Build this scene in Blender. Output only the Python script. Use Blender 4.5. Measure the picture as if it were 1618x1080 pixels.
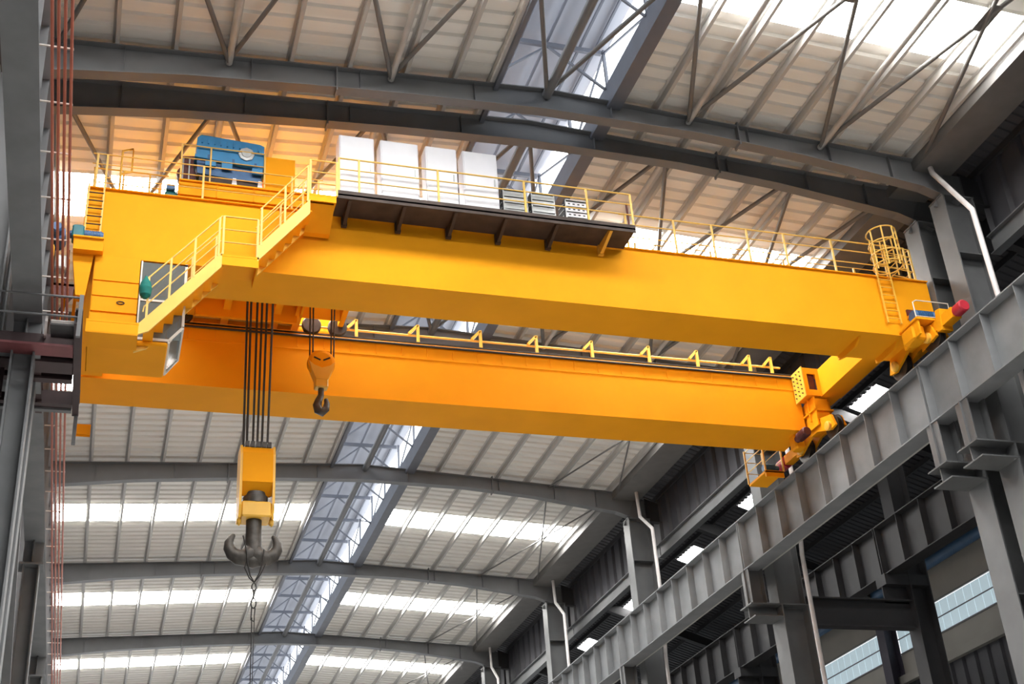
import bpy, bmesh, math, random
from mathutils import Vector, Matrix
random.seed(7)
for o in list(bpy.data.objects): bpy.data.objects.remove(o)
SC = bpy.context.scene
COL = SC.collection
LIFT = 1.6                      # every coordinate below is measured from the photographer's eye, 1.6 m above the floor

# ------------------------------------------------------------------ camera
W_, H_ = 1618.0, 1080.0
px, py = W_/2, H_/2
vx = (7800-px, 1165-py); vy = (82-px, 1757-py)
F_ = math.sqrt(-(vx[0]*vy[0]+vx[1]*vy[1]))
AX = Vector((vx[0], vx[1], F_)).normalized()
AY = Vector((vy[0], vy[1], F_)).normalized()
AZ = AX.cross(AY)
cam = bpy.data.cameras.new('camera'); cam.sensor_width = 36; cam.lens = F_/W_*36
cam.clip_start = .1; cam.clip_end = 500
camo = bpy.data.objects.new('camera', cam); COL.objects.link(camo)
R = Matrix(((AX[0], -AX[1], -AX[2]), (AY[0], -AY[1], -AY[2]), (AZ[0], -AZ[1], -AZ[2])))
camo.matrix_world = Matrix.Translation((0, 0, LIFT)) @ R.to_4x4()
SC.camera = camo
# ------------------------------------------------------------------ world, exposure
wd = bpy.data.worlds.new('overcast_sky'); SC.world = wd; wd.use_nodes = True
bg = wd.node_tree.nodes['Background']; bg.inputs[0].default_value = (.94, .97, 1, 1); bg.inputs[1].default_value = 1.5
SC.view_settings.view_transform = 'Standard'; SC.view_settings.look = 'None'
SC.view_settings.gamma = 1; SC.view_settings.use_curve_mapping = False
SC.view_settings.exposure = 0.1
SKYLIGHT = 27.0                  # daylight coming through the translucent roof sheets
PANE = 3.0                      # through the monitor's side panes
WINDOW = .42                    # through the aisle windows

# ------------------------------------------------------------------ materials
MATS = {}
def mat(name, col, rough=.5, metal=0, var=.06, scale=3, bump=0, stretch=None, spec=.5, col2=None, fac2=.5):
    m = bpy.data.materials.new(name); m.use_nodes = True
    nt = m.node_tree; b = nt.nodes['Principled BSDF']
    b.inputs['Roughness'].default_value = rough; b.inputs['Metallic'].default_value = metal
    b.inputs['Specular IOR Level'].default_value = spec
    tc = nt.nodes.new('ShaderNodeTexCoord'); no = nt.nodes.new('ShaderNodeTexNoise')
    no.inputs['Scale'].default_value = scale; no.inputs['Detail'].default_value = 5
    src = tc.outputs['Object']
    if stretch:
        mp = nt.nodes.new('ShaderNodeMapping'); mp.inputs['Scale'].default_value = stretch
        nt.links.new(src, mp.inputs[0]); src = mp.outputs[0]
    nt.links.new(src, no.inputs['Vector'])
    cr = nt.nodes.new('ShaderNodeValToRGB')
    c2 = col2 or tuple(c*(1-var*2) for c in col)
    cr.color_ramp.elements[0].position = .3; cr.color_ramp.elements[1].position = .3+.4*(fac2/.5)
    cr.color_ramp.elements[0].color = (*c2, 1); cr.color_ramp.elements[1].color = (*[min(1, c*(1+var)) for c in col], 1)
    nt.links.new(no.outputs['Fac'], cr.inputs[0]); nt.links.new(cr.outputs[0], b.inputs['Base Color'])
    if bump:
        bp = nt.nodes.new('ShaderNodeBump'); bp.inputs['Strength'].default_value = bump; bp.inputs['Distance'].default_value = .02
        nt.links.new(no.outputs['Fac'], bp.inputs['Height']); nt.links.new(bp.outputs[0], b.inputs['Normal'])
    MATS[name] = m
    return m
def glow(name, col, strength, col2=None, base=.8):
    m = bpy.data.materials.new(name); m.use_nodes = True; nt = m.node_tree
    b = nt.nodes['Principled BSDF']; b.inputs['Roughness'].default_value = .6
    b.inputs['Base Color'].default_value = (base*col[0], base*col[1], base*col[2], 1)
    b.inputs['Emission Strength'].default_value = strength; b.inputs['Emission Color'].default_value = (*col, 1)
    MATS[name] = m; return m
def glass(name, col, rough=.1, alpha=.35):
    m = bpy.data.materials.new(name); m.use_nodes = True; nt = m.node_tree
    b = nt.nodes['Principled BSDF']; b.inputs['Roughness'].default_value = rough
    b.inputs['Base Color'].default_value = (*col, 1); b.inputs['Alpha'].default_value = alpha
    MATS[name] = m; return m
mat('crane_paint', (.92, .375, .010), .6, var=.03, scale=.7, spec=.07)
mat('crane_yellow', (.88, .50, .06), .45, var=.04, scale=2)
mat('rail_yellow', (.80, .50, .10), .5, var=.05, scale=6)
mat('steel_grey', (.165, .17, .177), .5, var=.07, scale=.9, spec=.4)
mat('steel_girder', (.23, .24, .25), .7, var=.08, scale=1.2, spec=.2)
mat('bounce_mute_grey', (.33, .29, .25), .8, var=.12, scale=2)  # grey for added plates that dull the orange light bounced to the roof
mat('column_grey', (.13, .135, .138), .5, var=.08, scale=1.1, spec=.4)
mat('steel_dark', (.036, .036, .039), .6, var=.08, scale=1.5)  # darkened so the shade on the aisle steel sits in its colour
mat('purlin_grey', (.46, .45, .43), .5, var=.06, scale=2)
mat('brace_grey', (.15, .145, .14), .6, var=.06, scale=2)
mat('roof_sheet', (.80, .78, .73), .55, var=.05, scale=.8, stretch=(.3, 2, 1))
mat('aisle_sheet', (.055, .055, .062), .6, var=.06, scale=.8)  # near-black colour stands in for how little light reaches these roofs
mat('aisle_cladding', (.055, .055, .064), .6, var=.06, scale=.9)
mat('wall_panel', (.30, .29, .265), .7, var=.05, scale=.6)
mat('monitor_sheet', (.36, .375, .43), .55, var=.04, scale=.8)
mat('monitor_frame', (.13, .14, .17), .55, var=.05, scale=2)
mat('white_trim', (.62, .60, .56), .6, var=.1, scale=5)
mat('pipe_white', (.66, .63, .62), .45, var=.06, scale=3)
mat('bounce_cut_dark', (.07, .07, .07), .9, var=.1, scale=.5)  # dark tone put on the unseen side floors to cut bounced light
mat('concrete', (.66, .64, .61), .8, var=.12, scale=.35, bump=.1)
mat('cabinet_white', (.80, .81, .86), .4, var=.02, scale=2)
mat('cabinet_base', (.05, .05, .055), .6)
mat('resistor_steel', (.50, .52, .52), .4, .3, var=.08, scale=6)
mat('dark_gap', (.025, .025, .03), .8)
mat('platform_brown', (.055, .036, .028), .7, var=.2, scale=3)
mat('gear_blue', (.03, .24, .50), .42, var=.07, scale=3)
mat('motor_blue', (.035, .12, .28), .45, var=.1, scale=5)
mat('motor_teal', (.01, .16, .19), .5, var=.1, scale=5)
mat('brake_red', (.10, .018, .015), .6, var=.15, scale=6)
mat('buffer_red', (.50, .02, .04), .5, var=.08, scale=5)
mat('conductor_red', (.42, .10, .05), .45, var=.08, scale=3)
mat('bracket_white', (.6, .55, .5), .5)
mat('wheel_steel', (.06, .055, .05), .45, .5, var=.15, scale=6)
mat('rope_black', (.025, .022, .02), .6)
mat('hook_steel', (.085, .078, .07), .5, .35, var=.2, scale=6, bump=.2)
mat('boarding_maroon', (.055, .032, .034), .6, var=.12, scale=2)
mat('boarding_red', (.20, .06, .065), .6, var=.1, scale=2)
mat('eave_blue', (.04, .10, .20), .45, var=.08, scale=2)
mat('column_purple', (.05, .045, .065), .6, var=.06, scale=2)
mat('green_cloth', (.0, .17, .14), .8, var=.15, scale=8)
mat('cabin_frame', (.70, .66, .58), .4, var=.04)
mat('seat_dark', (.03, .03, .035), .6)
mat('screen_white', (.6, .6, .62), .5)
glass('cabin_glass', (.20, .24, .24), .08, .55)
glow('skylight_sheet', (1, .985, .96), SKYLIGHT)
glow('monitor_pane', (.93, .97, 1), PANE)
glow('window_glow', (.62, .78, .86), WINDOW)
M = MATS

# ------------------------------------------------------------------ mesh helpers
class MB:
    def __init__(s): s.v = []; s.f = []; s.sm = []
    def add(s, vs, fs, smooth=False):
        n = len(s.v); s.v += [Vector(p) for p in vs]
        for f in fs: s.f.append([i+n for i in f]); s.sm.append(smooth)
        return s
    def box(s, x0, x1, y0, y1, z0, z1):
        return s.add([(x0,y0,z0),(x1,y0,z0),(x1,y1,z0),(x0,y1,z0),(x0,y0,z1),(x1,y0,z1),(x1,y1,z1),(x0,y1,z1)],
              [(0,3,2,1),(4,5,6,7),(0,1,5,4),(1,2,6,5),(2,3,7,6),(3,0,4,7)])
    def bbox(s, x0, x1, y0, y1, z0, z1, b=.02):
        # box with chamfered vertical and top edges
        c = [(x0+b,y0),(x1-b,y0),(x1,y0+b),(x1,y1-b),(x1-b,y1),(x0+b,y1),(x0,y1-b),(x0,y0+b)]
        cx, cy = (x0+x1)/2, (y0+y1)/2
        ins = [(x+(b if x < cx else -b)*.7, y+(b if y < cy else -b)*.7) for x, y in c]
        vs = [(x,y,z0+b) for x,y in c]+[(x,y,z1-b) for x,y in c]+[(x,y,z1) for x,y in ins]+[(x,y,z0) for x,y in ins]
        fs = [(i,(i+1)%8,8+(i+1)%8,8+i) for i in range(8)]+[(8+i,8+(i+1)%8,16+(i+1)%8,16+i) for i in range(8)]
        fs += [(24+i,24+(i+1)%8,(i+1)%8,i) for i in range(8)]+[tuple(range(16,24)),tuple(reversed(range(24,32)))]
        return s.add(vs, fs)
    def bar(s, p, q, w, h, up=(0,0,1)):
        p, q = Vector(p), Vector(q); d = (q-p).normalized(); up = Vector(up)
        a = d.cross(up)
        if a.length < 1e-4: a = d.cross(Vector((0,1,0)))
        a.normalize(); b = a.cross(d)
        c = [a*w/2+b*h/2, -a*w/2+b*h/2, -a*w/2-b*h/2, a*w/2-b*h/2]
        return s.add([p+x for x in c]+[q+x for x in c], [(0,1,2,3),(7,6,5,4)]+[(i,4+i,4+(i+1)%4,(i+1)%4) for i in range(4)])
    def tube(s, p, q, r, n=8, r2=None):
        return s.path([p, q], r, n, r2=r2)
    def path(s, pts, r, n=8, r2=None, closed=False):
        pts = [Vector(p) for p in pts]; m = len(pts); rings = []
        prev = None
        for i, p in enumerate(pts):
            if closed: d = (pts[(i+1)%m]-pts[i-1]).normalized()
            elif i == 0: d = (pts[1]-p).normalized()
            elif i == m-1: d = (p-pts[-2]).normalized()
            else: d = ((pts[i+1]-p).normalized()+(p-pts[i-1]).normalized()).normalized()
            if prev is None:
                a = d.cross(Vector((0,0,1)))
                if a.length < 1e-3: a = d.cross(Vector((0,1,0)))
            else:
                a = prev-d*prev.dot(d)
            a.normalize(); prev = a; b = d.cross(a)
            rr = r if r2 is None else r+(r2-r)*i/(m-1)
            rings.append([p+(a*math.cos(t)+b*math.sin(t))*rr for t in [2*math.pi*k/n for k in range(n)]])
        vs = [v for rg in rings for v in rg]
        fs = []
        for i in range(m if closed else m-1):
            j = (i+1) % m
            fs += [(i*n+k, i*n+(k+1)%n, j*n+(k+1)%n, j*n+k) for k in range(n)]
        s.add(vs, fs, True)
        if not closed:
            s.add(rings[0], [tuple(reversed(range(n)))]); s.add(rings[-1], [tuple(range(n))])
        return s
    def prism(s, poly, axis, a, b):
        # poly of 2-D points extruded along axis 0/1/2 from a to b
        def P(u, v, w): return {0: (w,u,v), 1: (u,w,v), 2: (u,v,w)}[axis]
        n = len(poly)
        vs = [P(u,v,a) for u,v in poly]+[P(u,v,b) for u,v in poly]
        return s.add(vs, [tuple(range(n)), tuple(reversed(range(n,2*n)))]+[(i,n+i,n+(i+1)%n,(i+1)%n) for i in range(n)])
    def lathe(s, c, axis, prof, n=16):
        # prof: list of (distance along axis, radius)
        c = Vector(c); ax = Vector(axis).normalized()
        a = ax.cross(Vector((0,0,1)))
        if a.length < 1e-3: a = ax.cross(Vector((0,1,0)))
        a.normalize(); b = ax.cross(a); m = len(prof)
        vs = [c+ax*t+(a*math.cos(2*math.pi*k/n)+b*math.sin(2*math.pi*k/n))*r for t, r in prof for k in range(n)]
        for i in range(m-1):
            s.add([vs[i*n+k] for k in range(n)]+[vs[(i+1)*n+k] for k in range(n)], [(k,(k+1)%n,n+(k+1)%n,n+k) for k in range(n)], True)
        s.add(vs[:n], [tuple(reversed(range(n)))]); s.add(vs[-n:], [tuple(range(n))])
        return s
    def ibeam_y(s, x, y0, y1, z0, z1, w, tw=.03, tf=.035):
        s.box(x-w/2, x+w/2, y0, y1, z0, z0+tf); s.box(x-w/2, x+w/2, y0, y1, z1-tf, z1)
        return s.box(x-tw/2, x+tw/2, y0, y1, z0+tf, z1-tf)
    def hcol(s, x0, x1, y0, y1, z0, z1, tf=.04, tw=.03):
        # H section standing up, flanges facing -X and +X
        s.box(x0, x0+tf, y0, y1, z0, z1); s.box(x1-tf, x1, y0, y1, z0, z1)
        ym = (y0+y1)/2
        return s.box(x0+tf, x1-tf, ym-tw/2, ym+tw/2, z0, z1)
    def mesh(s, name, m, org=(0,0,0)):
        org = Vector(org); me = bpy.data.meshes.new(name)
        me.from_pydata([v-org for v in s.v], [], s.f); me.polygons.foreach_set('use_smooth', s.sm)
        bm = bmesh.new(); bm.from_mesh(me); bmesh.ops.recalc_face_normals(bm, faces=bm.faces); bm.to_mesh(me); bm.free()
        me.materials.append(M[m]); return me
    def mid(s):
        lo = [min(v[i] for v in s.v) for i in range(3)]; hi = [max(v[i] for v in s.v) for i in range(3)]
        return Vector(((lo[0]+hi[0])/2, (lo[1]+hi[1])/2, lo[2]))
WL = {}
def link(name, data, org, parent=None):
    o = bpy.data.objects.new(name, data); COL.objects.link(o); org = Vector(org); WL[o.name] = org
    if parent is None: o.location = org+Vector((0,0,LIFT))
    else: o.parent = parent; o.location = org-WL[parent.name]
    return o
def tag(o, label=None, cat=None, group=None, kind=None):
    if label: o['label'] = label
    if cat: o['category'] = cat
    if group: o['group'] = group
    if kind: o['kind'] = kind
    return o
def obj(name, mb, m, parent=None, org=None):
    org = mb.mid() if org is None else Vector(org)
    return link(name, mb.mesh(name, m, org), org, parent)
def thing(name, loc, label=None, cat=None, group=None, kind=None):
    return tag(link(name, None, loc), label, cat, group, kind)
def put(name, me, loc, parent, scale=None):
    o = link(name, me, loc, parent)
    if scale: o.scale = scale
    return o
ORD = ['first', 'second', 'third', 'fourth', 'fifth', 'sixth', 'seventh', 'eighth', 'ninth', 'tenth']

# ================================================================== THE HALL
FA, FB = 25.4, 26.75
FR = [-9.2, 2.4, 13.9, FA, FB, 38.2, 49.8, 61.3, 72.9, 84.4, 96.0]
BAYS = [(-9.2,2.4),(2.4,13.9),(13.9,FA),(FA,FB),(FB,38.2),(38.2,49.8),(49.8,61.3),(61.3,72.9),(72.9,84.4),(84.4,96.0)]
STRIP = {(-9.2,2.4): -3, (2.4,13.9): 9.0, (13.9,FA): 20.45, (FB,38.2): 31.95, (38.2,49.8): 42.6, (49.8,61.3): 55.4, (61.3,72.9): 67.0, (72.9,84.4): 78.6, (84.4,96.0): 90}
def rt(x): return 22.05+.055*(min(x, 20.2-x)+2)         # rafter top
RB = [(-2.9,20.8),(-2.3,21.05),(-1.8,21.15),(1,21.5),(4,21.74),(6.5,21.9),(10.1,22.05),(14.5,21.97),(17.5,21.72),(19.5,21.45),(21.3,21.2),(22,20.95),(22.5,20.7)]
def rbz(x):
    for (a, za), (b, zb) in zip(RB, RB[1:]):
        if a <= x <= b: return za+(zb-za)*(x-a)/(b-a)
    return RB[-1][1] if x > RB[-1][0] else RB[0][1]
PX = [-2.05,-.72,.64,2.0,3.43,4.9,6.35,7.65,8.68, 12.02,13.35,14.67,15.95,17.3,18.6,20.0,21.1]
ZSH = .24                                               # purlin depth: sheet lies on it

tag(obj('floor', MB().box(-2.2,18,-32,112,-1.75,-1.6), 'concrete'), 'grey concrete floor of the workshop hall', None, None, 'structure')
tag(obj('floor_aisle', MB().box(18,34.5,-32,112,-1.75,-1.6), 'bounce_cut_dark'), 'unseen side aisle floor, darkened to cut bounced light', None, None, 'structure')
tag(obj('floor_side', MB().box(-14,-2.2,-32,112,-1.75,-1.6), 'bounce_cut_dark'), 'unseen floor by the conductor bars, darkened to cut bounced light', None, None, 'structure')

# ---- main roof
ceil = thing('ceiling', (10.1,60,22), 'pale corrugated metal roof of the hall with purlins and bright skylight strips', None, None, 'structure')
SW = .958
def sheet_mesh(name, x0, x1, m):
    mb = MB(); prof = []
    half = SW/2
    for k in range(2):
        y = k*half
        prof += [(y,0),(y+.27,0),(y+.32,.075),(y+.43,.075)]
    prof.append((SW,0))
    n = len(prof); vs = []
    for x in (x0, x1):
        for y, z in prof: vs.append((x, y, z+rt(x)+ZSH))
    mb.add(vs, [(i,i+1,n+i+1,n+i) for i in range(n-1)])
    return mb.mesh(name, m, ((x0+x1)/2, 0, 22))
XL, XR = (-2.9, 8.74), (11.96, 21.25)
SH = {}
for nm, m in (('roof_sheet','roof_sheet'), ('skylight_sheet','skylight_sheet')):
    SH[nm] = [sheet_mesh(nm, *XL, m), sheet_mesh(nm, *XR, m)]
for (y0, y1) in BAYS:
    n = 11 if y0 == FB else max(1, round((y1-y0)/SW)); w = (y1-y0)/n
    sy = STRIP.get((y0,y1))
    for k in range(n):
        yc = y0+(k+.5)*w
        nm = 'skylight_sheet' if sy and abs(yc-sy) < .96 else 'roof_sheet'
        for s_, (a, b) in enumerate((XL, XR)):
            put(nm, SH[nm][s_], ((a+b)/2, y0+k*w, 22), ceil, (1, w/SW, 1))
# purlins: Z sections
pm = MB().box(-.012,.012,0,1,.012,ZSH-.012).box(-.012,.085,0,1,0,.012).box(-.085,.012,0,1,ZSH-.012,ZSH).mesh('purlin','purlin_grey')
for (y0, y1) in BAYS[2:]:
    for x in PX: put('purlin', pm, (x, y0, rt(x)), ceil, (1, y1-y0, 1))
# struts along the hall and crossed braces
NODES = [-2.0, 1.95, 6.0, 10.2, 14.25, 18.25, 21.4]
for (y0, y1) in BAYS[2:]:
    if y1-y0 < 3: continue
    near = y0 in (13.9, FB)
    for i, x in enumerate(NODES):
        z = rt(x)-.16
        if (near and 0 < i < 6) or i == 3:
            r = .13 if i == 3 else .085
            obj('strut', MB().tube((x,y0+.05,z),(x,y1-.05,z), r, 10), 'purlin_grey' if i != 3 else 'steel_grey', ceil)
    for i in range(6):
        if not near and i != 5: continue
        a, b = NODES[i], NODES[i+1]; za, zb = rt(a)-.1, rt(b)-.1
        r = .062 if near else .035
        obj('brace', MB().tube((a,y0+.1,za),(b,y1-.1,zb-.08), r, 8), 'brace_grey', ceil)
        obj('brace', MB().tube((b,y0+.1,zb),(a,y1-.1,za), r, 8), 'brace_grey', ceil)
        if near:
            ym = (y0+y1)/2; c = Vector(((a+b)/2, ym, (za+zb)/2-.03))
            obj('gusset', MB().bar(c-Vector((.0,.45,0)), c+Vector((0,.45,0)), .34, .03), 'brace_grey', ceil)
# valley gutter on the right side
obj('gutter', MB().box(21.2,21.24,13.9,96,21.82,22.3).box(21.2,22.45,13.9,96,21.78,21.82).box(22.41,22.45,13.9,96,21.82,22.3), 'brace_grey', ceil)
# pale flashing along the monitor throat
obj('flashing', MB().box(8.62,8.72,13.9,96,rt(8.7)+.02,rt(8.7)+ZSH-.02), 'white_trim', ceil)

# ---- roof monitor
mon = thing('roof_monitor', (10.35,60,22.9), 'long raised ridge ventilator with blue-grey trusses and bright side panes', None, None, 'structure')
MZ0, MZ1 = 22.75, 24.45
obj('throat_beam', MB().box(8.74,8.86,13.9,96,22.5,23.15), 'monitor_frame', mon)
obj('throat_beam', MB().box(11.92,12.06,13.9,96,22.45,23.15).box(12.06,12.3,13.9,96,22.45,22.5), 'monitor_frame', mon)
def mroof(x0, x1, z0, z1):
    return MB().add([(x0,0,z0),(x1,0,z1),(x1,1,z1),(x0,1,z0),(x0,0,z0+.04),(x1,0,z1+.04),(x1,1,z1+.04),(x0,1,z0+.04)],
                    [(0,3,2,1),(4,5,6,7),(0,1,5,4),(1,2,6,5),(2,3,7,6),(3,0,4,7)])
ml = mroof(8.2,10.35,MZ1-.02,MZ1+.16).mesh('monitor_roof_sheet','monitor_sheet', (10.35,0,22.9))
mr = mroof(10.35,12.5,MZ1+.16,MZ1-.02).mesh('monitor_roof_sheet','monitor_sheet', (10.35,0,22.9))
pp = MB().box(-.012,.012,.012,.988,23.08-22.9,MZ1-.06-22.9).mesh('side_pane','monitor_pane')
q = 11.5/4
beam_m = MB().box(-1.55,1.55,-.045,.045,1.33,1.47)
beam_m = beam_m.mesh('cross_beam','monitor_frame')
lam = MB().bar((0,0,1.35),(-1.55,0,.12),.06,.06).mesh('truss_brace','monitor_frame')
lam2 = MB().bar((0,0,1.35),(1.55,0,.12),.06,.06).mesh('truss_brace','monitor_frame')
post = MB().box(-.04,.04,-.04,.04,-.1,1.5).mesh('monitor_post','monitor_frame')
sidex = MB().bar((0,0,.2),(0,q,1.4),.05,.05).mesh('side_brace','monitor_frame')
sidey = MB().bar((0,0,1.4),(0,q,.2),.05,.05).mesh('side_brace','monitor_frame')
y = -9.2; k = 0
while y < 90:
    for me in (ml, mr): put('monitor_roof_sheet', me, (10.35,y,22.9), mon, (1,q,1))
    for x in (8.62, 12.1): put('side_pane', pp, (x,y,22.9), mon, (1,q,1))
    put('cross_beam', beam_m, (10.35,y,22.9), mon)
    put('truss_brace', lam, (10.35,y,22.9), mon); put('truss_brace', lam2, (10.35,y,22.9), mon)
    for x in (8.78, 11.98): put('monitor_post', post, (x,y,22.9), mon)
    put('side_brace', sidex if k % 2 else sidey, (11.98,y,22.9), mon)
    y += q; k += 1
for x in (9.6, 10.35, 11.3, 11.75):
    obj('monitor_purlin', MB().box(x-.03,x+.03,13.9,92,MZ1-.08,MZ1-.01), 'monitor_frame', mon)

# ---- curved rafters
XS = [-2.6,-2.3,-1.8,-.5,1,2.5,4,5.2,6.5,8.2,10.1,12,14.5,16,17.5,18.5,19.5,20.4,21.3,22,22.4]
def rafter_mesh():
    mb = MB()
    for (t, half) in ((0,.012),):
        vs = []
        for x in XS:
            for yy in (-half, half): vs += [(x,yy,rbz(x)),(x,yy,rt(x))]
        n = len(XS); fs = []
        for i in range(n-1):
            a, b = i*4, i*4+4
            fs += [(a,b,b+1,a+1),(a+3,b+3,b+2,a+2)]
        mb.add(vs, fs)
    for top in (0, 1):
        vs = []
        for x in XS:
            z = (rt(x)-.03) if top else rbz(x)-.03
            for yy in (-.16,.16): vs += [(x,yy,z),(x,yy,z+.03)]
        fs = []
        for i in range(len(XS)-1):
            a, b = i*4, i*4+4
            fs += [(a,a+2,b+2,b),(a+1,b+1,b+3,a+3),(a,b,b+1,a+1),(a+2,a+3,b+3,b+2)]
        mb.add(vs, fs)
    for x in XS[3:-2:2]:
        mb.box(x-.006,x+.006,-.13,.13,rbz(x),rt(x)-.03)
    return mb.mesh('rafter_beam','steel_grey',(10.1,0,21))
rfm = rafter_mesh()
spm = MB().box(-.02,.02,-.17,.17,rbz(4.6)-.12-21,rt(4.6)-21).mesh('splice_plate','steel_grey')
where = ['', 'of the bay behind the crane view', 'overhead at the near end of the bay before the crane', 'lighter one of the close pair above the crane', 'darker one of the close pair above the crane',
         'seen in the slot between the two orange girders', 'nearest one below the orange crane, crossing behind the hook block', 'just beneath the big grey hook',
         'third one below the crane', 'farthest one at the foot of the view', 'at the far end']
for i, f in enumerate(FR):
    if i < 2: continue
    r = link('rafter_beam', rfm, (10.1,f,21)); tag(r, 'curved grey steel roof rafter, '+where[i], None, None, 'structure')
    for x in (4.6, 15.7):
        put('splice_plate', spm, (x, f, 21+rbz(x)-rbz(4.6)), r)

# ---- runway girders
GZ0, GZ1 = 14.38, 16.15
def runway(xc, w, label, y0, y1, m='steel_girder', rail=True, side=-1):
    t = thing('runway_beam', (xc,(y0+y1)/2,GZ0), label, None, None, 'structure')
    segs = [y0]+[f for f in FR if y0 < f < y1 and f not in (FA,)]+[y1]
    for a, b in zip(segs, segs[1:]):
        g = obj('girder_segment', MB().ibeam_y(xc, a+.02, b-.02, GZ0, GZ1, w), m, t)
        n = round((b-a)/1.44)
        for k in range(n+1):
            yy = a+.06+(b-a-.12)*k/n
            for sx in (-1, 1):
                x0 = xc+sx*.016; x1 = xc+sx*(w/2-.02)
                obj('stiffener', MB().box(min(x0,x1),max(x0,x1),yy-.01,yy+.01,GZ0+.036,GZ1-.036), m, g)
    if rail:
        obj('crane_rail', MB().box(xc-.07,xc+.07,y0,y1,GZ1,GZ1+.02).box(xc-.02,xc+.02,y0,y1,GZ1+.02,GZ1+.1).box(xc-.035,xc+.035,y0,y1,GZ1+.1,GZ1+.15), 'wheel_steel', t)
    return t
rR = runway(21.05,.6,'grey crane runway girder with stiffeners along the columns, carrying the crane wheels',13.9,96)
rL = runway(-1.88,.56,'grey crane runway girder beside the red conductor bars, seen from below',13.9,96)
rA = runway(26.4,.6,'dark runway girder of the side aisle behind the column row',13.9,96,'steel_dark')  # shade behind the partition is put into this girder's dark colour
# surge plate under the runway and a pale strip of light steelwork beside it
obj('surge_plate', MB().box(21.36,21.46,13.9,96,GZ1-.06,GZ1-.03), 'steel_dark', rR)
obj('lower_chord', MB().box(21.5,21.68,27.3,96,14.55,14.7), 'purlin_grey', rR)
yy = 27.5
while yy < 80:
    obj('lacing_bar', MB().bar((21.1,yy,14.5),(21.6,yy+.9,14.6),.05,.05), 'steel_dark', rR)
    yy += 1.8

# ---- columns
def column_right(f, label, half=.41):
    t = thing('steel_column', (22.2,f,-1.6), label, None, None, 'structure')
    obj('lower_shaft', MB().hcol(21.75,22.75,f-half,f+half,-1.6,13.1), 'column_grey', t)
    obj('shaft_stiffener', MB().box(21.79,22.71,f-half+.02,f+half-.02,9.6,9.63).box(21.79,22.71,f-half+.02,f+half-.02,6,6.03), 'column_grey', t)
    c = obj('corbel', MB().box(20.62,22.75,f-.42,f+.42,13.1,13.14).box(20.7,22.75,f-.02,f+.02,12.72,13.1).box(20.7,21.8,f-.42,f+.42,12.68,12.72), 'column_grey', t)
    obj('bearing_chair', MB().box(20.72,21.38,f-.02,f+.02,13.14,GZ0).box(20.78,20.81,f-.26,f+.26,13.14,GZ0).box(21.3,21.33,f-.26,f+.26,13.14,GZ0), 'column_grey', t)
    obj('upper_shaft', MB().hcol(21.72,22.72,f-.33,f+.33,13.14,20.85).box(21.76,22.68,f-.31,f+.31,18.9,18.93).box(21.76,22.68,f-.31,f+.31,16.9,16.93), 'column_grey', t)
    obj('cap_bracket', MB().prism([(21.6,20.6),(22.75,20.6),(22.75,21.8),(22.2,21.8)],1,f-.02,f+.02).box(21.7,22.75,f-.33,f+.33,20.82,20.86), 'column_grey', t)
    return t
ncol = ['', 'behind the view', 'overhead at the upper corner', 'with the white downpipe beside the crane end, nearer of the close pair', 'farther of the close pair at the crane end',
        'second along the runway, beyond the crane', 'third along the runway, below the first far rafter end', 'fourth along the runway', 'fifth along the runway', 'sixth along the runway', 'last']
for i, f in enumerate(FR):
    if 3 <= i <= 9: column_right(f, 'grey H-section steel column on the runway girder row, '+ncol[i])
def column_left(f, label):
    t = thing('steel_column', (-2.1,f,-1.6), label, None, None, 'structure')
    obj('lower_shaft', MB().hcol(-2.12,-1.66,f-.3,f+.3,-1.6,13.6), 'steel_girder', t)
    obj('cap_plate', MB().box(-3.2,-1.56,f-.36,f+.36,13.6,13.66), 'steel_girder', t)
    obj('bearing_chair', MB().box(-2.15,-1.6,f-.02,f+.02,13.66,GZ0).box(-1.9,-1.87,f-.2,f-.02,13.66,GZ0).box(-1.9,-1.87,f+.02,f+.2,13.66,GZ0), 'steel_girder', t)
    obj('upper_shaft', MB().hcol(-3.2,-2.45,f-.28,f+.28,13.66,20.9), 'steel_grey', t)
    return t
lcol = ['','','','beside the boarding platform, nearer','beside the boarding platform, farther','first below the boarding platform','second below the boarding platform','third below the boarding platform','','','']
for i, f in enumerate(FR):
    if 3 <= i <= 7: column_left(f, 'grey steel column of the row under the red conductor bars, '+lcol[i])
# diagonal column bracing on the left row
for n_, (a, b) in enumerate(((FB,38.2),(38.2,49.8),(49.8,61.3))):
    t = thing('column_bracing', (-2.6,(a+b)/2,2), 'grey diagonal bracing between the left columns, '+ORD[n_]+' bay below the boarding platform', None, None, 'structure')
    ym = (a+b)/2
    obj('brace', MB().bar((-2.1,a+.3,8.6),(-2.1,ym,13.3),.2,.2), 'steel_girder', t)
    obj('brace', MB().bar((-2.1,b-.3,8.6),(-2.1,ym,13.3),.2,.2), 'steel_girder', t)
    obj('gusset', MB().box(-2.14,-2.06,ym-.5,ym+.5,13.2,13.6), 'steel_girder', t)
    obj('tie', MB().bar((-2.1,a+.3,8.4),(-2.1,b-.3,8.4),.16,.2), 'steel_girder', t)

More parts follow.
